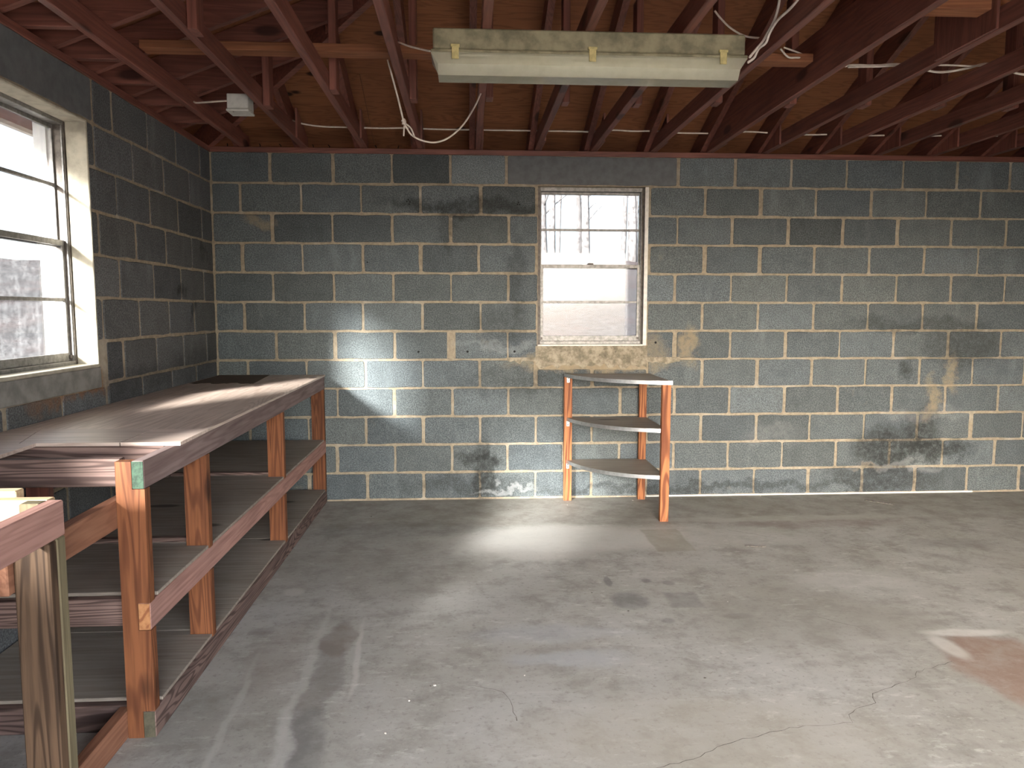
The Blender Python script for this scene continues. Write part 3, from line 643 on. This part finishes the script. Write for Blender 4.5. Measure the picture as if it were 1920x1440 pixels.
for y in (-2.96, -2.40, -1.19): box('rear_post', .012, .10, y+.038, y+.076, .0, .812, M['redz'], wbn)
box('rear_rail', .012, .05, -2.96+.08, -.06, .722, .8115, M['weathery'], wbn)
zt = .9025
def ply(name, poly, z0, z1, mat): return prism(name, poly, 'z', z0, z1, mat, wbn)
ply('top_panel', [(.006, -2.408), (.746, -2.440), (.742, -.008), (.006, -.008)], zt, zt+.011, M['topy'])
ply('top_strip', [(.006, -3.42), (.292, -3.42), (.268, -2.728), (.212, -2.728), (.112, -2.412), (.006, -2.410)], zt, zt+.012, M['top'])
ply('top_strip', [(.116, -2.414), (.541, -2.432), (.546, -2.732), (.216, -2.730)], zt, zt+.012, M['top'])
ply('top_strip', [(.545, -2.434), (.747, -2.442), (.752, -2.735), (.550, -2.732)], zt, zt+.012, M['top'])
q = random.Random(4); edge = [(.42-.40*i/22, -.62+q.uniform(-.035, .03)) for i in range(23)]
vp = ply('veneer_patch', [(.012, -.012), (.36, -.012)]+edge, zt+.0112, zt+.0125, M['veneer']); vp['label'] = 'dark patch of peeled plywood at the back corner of the top'
for (z, nm) in ((.0892, 'bottom_shelf'), (.4465, 'middle_shelf')):
    for (a, b_) in ((-2.93, -2.447), (-2.405, -1.237), (-1.195, -.057)):
        box('shelf_board', .008, BX-.003, a, b_, z, z+.012, M['shelfply'], wbn, .002)
    for (a, b_) in ((-2.447, -2.405), (-1.237, -1.195)): box('shelf_board', .104, PX-.002, a+.0005, b_-.0005, z, z+.011, M['shelfply'], wbn, .001)
box('shelf_cleat', .11, PX-.004, -2.404, -2.366, .4587, .476, M['weatherx'], wbn); box('shelf_cleat', .11, PX-.004, -1.194, -1.156, .4587, .474, M['weatherx'], wbn)

# unfinished frame joined to the near end of the bench
bf = empty('bench_frame', (.6, -3.5, 0), 'open lumber frame of an unfinished bench section, nearest the camera', 'bench frame')
box('top_rail', BX-.038, BX, -4.3, -3.464, .810, .899, M['rosey'], bf)
box('post', PX, BX-.001, -3.540, -3.503, 0, .809, M['stud'], bf, .004)
box('post', PX, BX-.039, -3.502, -3.464, 0, .898, M['greenish'], bf); 
box('post', BX-.0385, BX-.0005, -3.502, -3.464, 0, .8095, M['greenish'], bf)
box('tie_rail', PX-.039, PX-.001, -3.56, -2.90, .688, .777, M['tie'], bf)
box('floor_rail', PX-.039, PX-.001, -4.3, -2.963, .0, .089, M['tie'], bf)
box('cross_rail', .02, BX-.0395, -3.463, -3.425, .808, .8975, M['fresh'], bf)
box('spacer_block', .47, .60, -3.424, -3.386, .830, .912, M['fresh'], bf)
box('rear_post', .02, .108, -3.424, -3.386, 0, .807, M['redz'], bf)
for y in (-4.25,): box('post', PX, BX-.039, y, y+.038, 0, .898, M['pinez'], bf)
box('rear_rail', .02, .058, -4.3, -3.47, .81, .898, M['weathery'], bf)

# ---------------------------------------------------------------- corner shelf stand
cs = empty('corner_shelf', (2.9, -.2, 0), 'quarter-round three-tier corner shelf with pine legs and metal-edged shelves under the window', 'shelf')
XR, YB_, RAD = 3.030, -.018, .60
def leg(x0, x1, y0, y1, top): return box('leg', x0, x1, y0, y1, 0, top, M['pinefront'], cs, .002)
leg(2.430, 2.487, -.078, -.045, .897); leg(2.972, 3.024, -.078, -.045, .897); leg(2.984, 3.041, -.655, -.620, .897)
for z, rad, top in ((.898, .612, True), (.585, .575, False), (.278, .575, False)):
    cx, cy = (3.046, -.045) if top else (3.024, -.046); N = 28; rx = cx-2.432 if top else cx-2.445; ry = .622 if top else .590
    arc = [(cx-rx*math.cos(math.pi/2*k/N), cy-ry*math.sin(math.pi/2*k/N)) for k in range(N+1)]
    # bow the curve flatter, like a segment bent on a loose radius
    arc = [(x+(0), y) for x, y in arc]
    mid = [((1-.2)*x+.2*((cx-rx)*(1-k/N)+cx*(k/N)), (1-.2)*y+.2*(cy*(1-k/N)+(cy-ry)*(k/N))) for k, (x, y) in enumerate(arc)]
    sh = prism('shelf_board', [(cx, cy)]+mid, 'z', z, z+.018, M['greyply'], cs)
    V, F = [], []
    for k, (x, y) in enumerate(mid):
        x2, y2 = mid[min(k+1, N)]; x1, y1 = mid[max(k-1, 0)]; d = Vector((x2-x1, y2-y1)).normalized(); nx, ny = d.y, -d.x
        if (nx*(x-cx)+ny*(y-cy)) < 0: nx, ny = -nx, -ny
        for o_ in (.0002, .0022):
            for zz in (z-.003, z+.0215): V.append((x+nx*o_, y+ny*o_, zz))
    for k in range(N): a = 4*k; F += [(a, a+4, a+5, a+1), (a+2, a+3, a+7, a+6), (a+1, a+5, a+7, a+3), (a, a+2, a+6, a+4)]
    F += [(0, 1, 3, 2), (4*N, 4*N+2, 4*N+3, 4*N+1)]
    mk('metal_edging', V, F, M['edge'], cs)
    br = box('bracket', 2.447, 2.468, -.0810, -.0785, z-.042, z-.004, M['steel'], cs, .001)
    for dz in (-.014, -.031): mk('screw_hole', *tubevf([(2.4575, -.0822, z+dz), (2.4575, -.0805, z+dz)], .0036, 8), M['hole'], br)
    for fk in (8, 17, 26):
        x, y = mid[fk]; mk('rivet', *tubevf([(x+.001, y-.0042, z+.009), (x, y+.001, z+.009)], .003, 8), M['steel'], cs)

# ---------------------------------------------------------------- fluorescent fixture
fl = empty('fluorescent_fixture', (2.24, -2.2, 2.475), 'dusty unlit fluorescent tube fixture with yellowed plastic cover hung under the trusses', 'light fixture')
Y0, Y1 = -2.275, -2.115
box('housing', 1.612, 2.868, Y0+.006, Y1, 2.392, 2.474, M['housing'], fl, .006)
box('housing_rim', 1.604, 2.876, Y0-.002, Y1+.006, 2.380, 2.391, M['housing'], fl, .003)
sec = [(Y0+.001, 2.3795), (Y1-.002, 2.3795), (Y1-.004, 2.336), (Y1-.030, 2.300), (Y0+.030, 2.300), (Y0+.004, 2.336)]
V = []; n = len(sec)
for x0_, k in ((1.603, 1.0), (2.877, 1.0)):
    for (y, z) in sec:
        xx = x0_+(1 if x0_ < 2 else -1)*(0 if z > 2.36 else (.004 if z > 2.34 else .028)); V.append((xx, y, z))
F = [[i, (i+1) % n, n+(i+1) % n, n+i] for i in range(1, n)]+[list(range(n))[::-1], list(range(n, 2*n))]
lens = mk('cover', V, F, M['acrylic'], fl)
for y in (-2.228, -2.158):
    tb = tube('lamp_tube', [(1.665, y, 2.352), (2.815, y, 2.352)], .019, M['tube'], fl, 12)
    for x in (1.640, 2.822): box('lamp_holder', x, x+.018, y-.016, y+.016, 2.33, 2.379, M['pvc'], fl)
box('reflector', 1.66, 2.82, Y0+.02, Y1-.02, 2.3735, 2.378, M['tube'], fl, .001)
for x in (1.70, 2.245, 2.775):
    c_ = box('clip', x-.014, x+.014, Y0-.0075, Y0-.0025, 2.352, 2.405, M['clip'], fl, .0015)
    box('clip_hook', x-.018, x+.018, Y0-.009, Y0+.004, 2.398, 2.408, M['clip'], c_, .0015)
# junction box
jb = empty('junction_box', (.53, -1.09, 2.42), 'grey-white plastic junction box fixed beside the second truss', 'junction box')
box('box_body', .470, .582, -1.145, -1.035, 2.437, 2.515, M['pvc'], jb, .004); box('box_lid', .466, .586, -1.149, -1.031, 2.423, 2.436, M['pvc'], jb, .003)
mk('lid_screw', *tubevf([(.50, -1.13, 2.4225), (.50, -1.13, 2.424)], .004, 8), M['hole'], jb)

# ---------------------------------------------------------------- cables
def cable(pts, r, label, cat='cable'): return tag(tube('cable', pts, r, M['cable'], None, 7, 5), label, cat)
cable([(.46, -1.09, 2.49), (.38, -1.06, 2.492), (.27, -1.0, 2.50), (.245, -.98, 2.51)], .005, 'short white cable entering the left side of the junction box')
cable([(0.553, -0.2, 2.631), (0.641, -0.18, 2.596), (0.779, -0.18, 2.575), (0.918, -0.18, 2.572), (1.092, -0.17, 2.572), (1.215, -0.17, 2.572), (1.339, -0.17, 2.575), (1.444, -0.17, 2.572), (1.586, -0.16, 2.572), (1.8, -0.16, 2.572), (2.015, -0.16, 2.572), (2.232, -0.16, 2.572), (2.449, -0.16, 2.572), (2.613, -0.16, 2.572), (2.74, -0.16, 2.584), (2.869, -0.16, 2.579), (3.034, -0.16, 2.581), (3.2, -0.16, 2.572), (3.441, -0.16, 2.573), (3.665, -0.16, 2.587), (3.871, -0.16, 2.579), (4.097, -0.16, 2.572), (4.286, -0.16, 2.578), (4.514, -0.16, 2.574), (4.674, -0.16, 2.576), (4.954, -0.16, 2.576), (5.108, -0.16, 2.582), (5.426, -0.16, 2.583), (5.535, -0.16, 2.584)], 0.0055, 'long white cable running along the back wall over the trusses')
loop_ = cable([(1.371, -1.62, 2.552), (1.413, -1.6, 2.391), (1.44, -1.58, 2.277), (1.454, -1.57, 2.249), (1.476, -1.56, 2.219), (1.522, -1.55, 2.197), (1.579, -1.53, 2.191), (1.63, -1.5, 2.209), (1.678, -1.48, 2.243), (1.731, -1.45, 2.302), (1.786, -1.4, 2.4), (1.822, -1.36, 2.485)], 0.0045, 'white cord hanging in a loop left of the light fixture')
tube('cord_end', [(1.44, -1.585, 2.273), (1.473, -1.58, 2.247), (1.49, -1.57, 2.209)], .004, M['cable'], loop_)
tube('cord_end', [(1.443, -1.585, 2.271), (1.439, -1.585, 2.208)], .004, M['cable'], loop_)
mk('knot', *tubevf([(1.437, -1.585, 2.285), (1.442, -1.585, 2.275), (1.441, -1.585, 2.262)], .011, 7), M['cable'], loop_, True)
cable([(1.597, -2.2, 2.405), (1.547, -2.1, 2.447), (1.495, -2.0, 2.491), (1.442, -1.9, 2.541)], 0.004, 'thin white wire entering the left end of the light fixture')
cable([(2.93, -2.148, 2.424), (2.96, -2.144, 2.46), (2.98, -2.16, 2.485), (2.99, -2.189, 2.513), (2.99, -2.252, 2.537), (2.985, -2.303, 2.575), (2.97, -2.353, 2.635)], 0.0055, 'steeper of two twisted white cables rising from the right end of the fixture')
cable([(2.93, -2.131, 2.409), (2.96, -2.123, 2.432), (2.97, -2.142, 2.461), (2.985, -2.183, 2.473), (2.99, -2.207, 2.503), (2.99, -2.285, 2.525), (2.995, -2.384, 2.529), (2.995, -2.477, 2.539), (2.995, -2.604, 2.569)], 0.0055, 'flatter of two twisted white cables rising from the right end of the fixture')
cable([(2.889, -1.8, 2.743), (2.92, -1.8, 2.708), (2.965, -1.82, 2.657), (3.02, -1.85, 2.615), (3.076, -1.9, 2.59)], 0.0045, 'white cable curving down to the twisted pair above the fixture')
cable([(3.228, -1.75, 2.596), (3.287, -1.7, 2.577), (3.348, -1.68, 2.582), (3.439, -1.62, 2.593), (3.497, -1.6, 2.598)], 0.0045, 'bent white wire end hanging right of the eighth truss')
cable([(3.256, -1.72, 2.614), (3.339, -1.68, 2.607), (3.421, -1.63, 2.602)], 0.004, 'straight white wire beside the bent wire end right of the eighth truss')
cable([(3.63, -1.58, 2.579), (3.684, -1.57, 2.588), (3.792, -1.56, 2.591), (3.941, -1.55, 2.602), (4.105, -1.55, 2.571), (4.189, -1.55, 2.573), (4.286, -1.55, 2.591), (4.397, -1.55, 2.614), (4.541, -1.55, 2.572), (4.642, -1.55, 2.561)], 0.006, 'thicker white cable crossing the trusses right of the deep beam')
cable([(3.634, -1.6, 2.568), (3.776, -1.59, 2.576), (3.924, -1.58, 2.587), (4.153, -1.58, 2.594), (4.285, -1.58, 2.592), (4.39, -1.58, 2.601)], 0.0045, 'thinner white cable crossing the trusses right of the deep beam')

# ---------------------------------------------------------------- bits on the floor
for (x, y, dark) in ((1.60, -2.72, 1), (1.615, -2.715, 0), (1.53, -2.82, 0), (2.62, -2.72, 1), (1.47, -3.02, 0), (1.95, -2.66, 0), (2.02, -.30, 1), (1.1, -.42, 1), (2.44, -.20, 0), (2.93, -.10, 0), (3.30, -.06, 0), (3.9, -.03, 0), (4.08, -.04, 0), (2.34, -1.85, 1), (2.47, -2.08, 1), (2.96, -2.0, 0)):
    s = R.uniform(.003, .0065); P = []
    for i in range(6): a = i*math.pi/3+R.uniform(-.4, .4); P.append((x+s*R.uniform(.5, 1.2)*math.cos(a), y+s*R.uniform(.4, .9)*math.sin(a)))
    ch = prism('debris_chip', P, 'z', .0004, R.uniform(.0015, .003), M['crack'] if dark else M['white'])
    tag(ch, 'small dark chip of debris lying on the concrete floor' if dark else 'small white chip of debris lying on the concrete floor', 'debris', 'dark chips on the floor' if dark else 'white chips on the floor')
for (pts, lb) in (([(3.35, -1.18), (3.40, -1.20), (3.46, -1.21)], 'thin dark twig lying on the floor right of the shelf stand'), ([(4.60, -.20), (4.66, -.26), (4.74, -.33)], 'dark twig lying on the floor near the right edge by the back wall')):
    tag(tube('twig', [(x, y, .004) for x, y in pts], .004, M['crack'], None, 5, 3), lb, 'twig')

# ---------------------------------------------------------------- outside: hillside, bare trees, drive
def hz(x, y):
    d = max(0.0, y-1.0, -x-1.2)
    z = -.12+.175*min(d, 17)+.02*max(0, d-17)
    return z+(.10*math.sin(x*1.3+y*.7)+.07*math.sin(y*1.9-x*.4))*min(1, d/4)
N = 70; V = []; F = []
for i in range(N+1):
    for j in range(N+1):
        x = -45+90*i/N; y = -30+80*j/N; V.append((x, y, hz(x, y)-.02))
F = [(i*(N+1)+j, (i+1)*(N+1)+j, (i+1)*(N+1)+j+1, i*(N+1)+j+1) for i in range(N) for j in range(N)]
gr = mk('ground_outside', V, F, M['leaf'], smooth=True); tag(gr, kind='structure')
def tree(x, y, h, r):
    z = hz(x, y)-.1; t = empty('bare_tree', (x, y, z), 'bare grey tree standing on the leafy hill outside the windows', 'tree', 'bare trees on the hill')
    lean = R.uniform(-.4, .4); parts = []
    tp = [(x+lean*k/4*R.uniform(.6, 1.2), y+R.uniform(-.1, .1), z+h*k/4) for k in range(5)]
    tube('trunk', tp, lambda s: r*(1-.75*s), M['bark'], t, 7, 4)
    for k in range(9):
        f = R.uniform(.3, .95); a = R.uniform(0, 6.28); L = R.uniform(.8, 2.2)*(1.15-f)*h/6; bxp = Vector((x+lean*f, y, z+h*f)); d = Vector((math.cos(a), math.sin(a), R.uniform(.4, 1.1)))
        parts.append(tubevf([bxp, bxp+d*L*.5+Vector((0, 0, .1)), bxp+d*L], lambda s: r*.3*(1-.8*s), 5, 3))
    v, f = joinvf(parts); tag(mk('branches', v, f, M['bark'], t, True), kind='stuff')
RT = random.Random(11)
for (x, y) in ((3.4, 15), (4.6, 20), (5.2, 16.5), (6.0, 23), (6.9, 18), (7.6, 23), (4.9, 25), (5.9, 29), (8.4, 19.5), (2.6, 20), (6.3, 13.5), (3.4, 28), (9, 27), (7.3, 31)): tree(x, y, RT.uniform(7, 11), RT.uniform(.09, .17))
for (x, y) in ((-9, 1.5), (-12, 3.4), (-11, 5.5), (-14, 6), (-10, 7.5), (-15, 2.5), (-16, 8), (-13, 9), (-9.5, 4.2), (-18, 5)): tree(x, y, RT.uniform(7, 11), RT.uniform(.09, .17))
dv = box('drive_outside', -.3, 9, FY-9, FY-.21, -.2, -.06, M['asphalt'], bv=0); tag(dv, kind='structure')
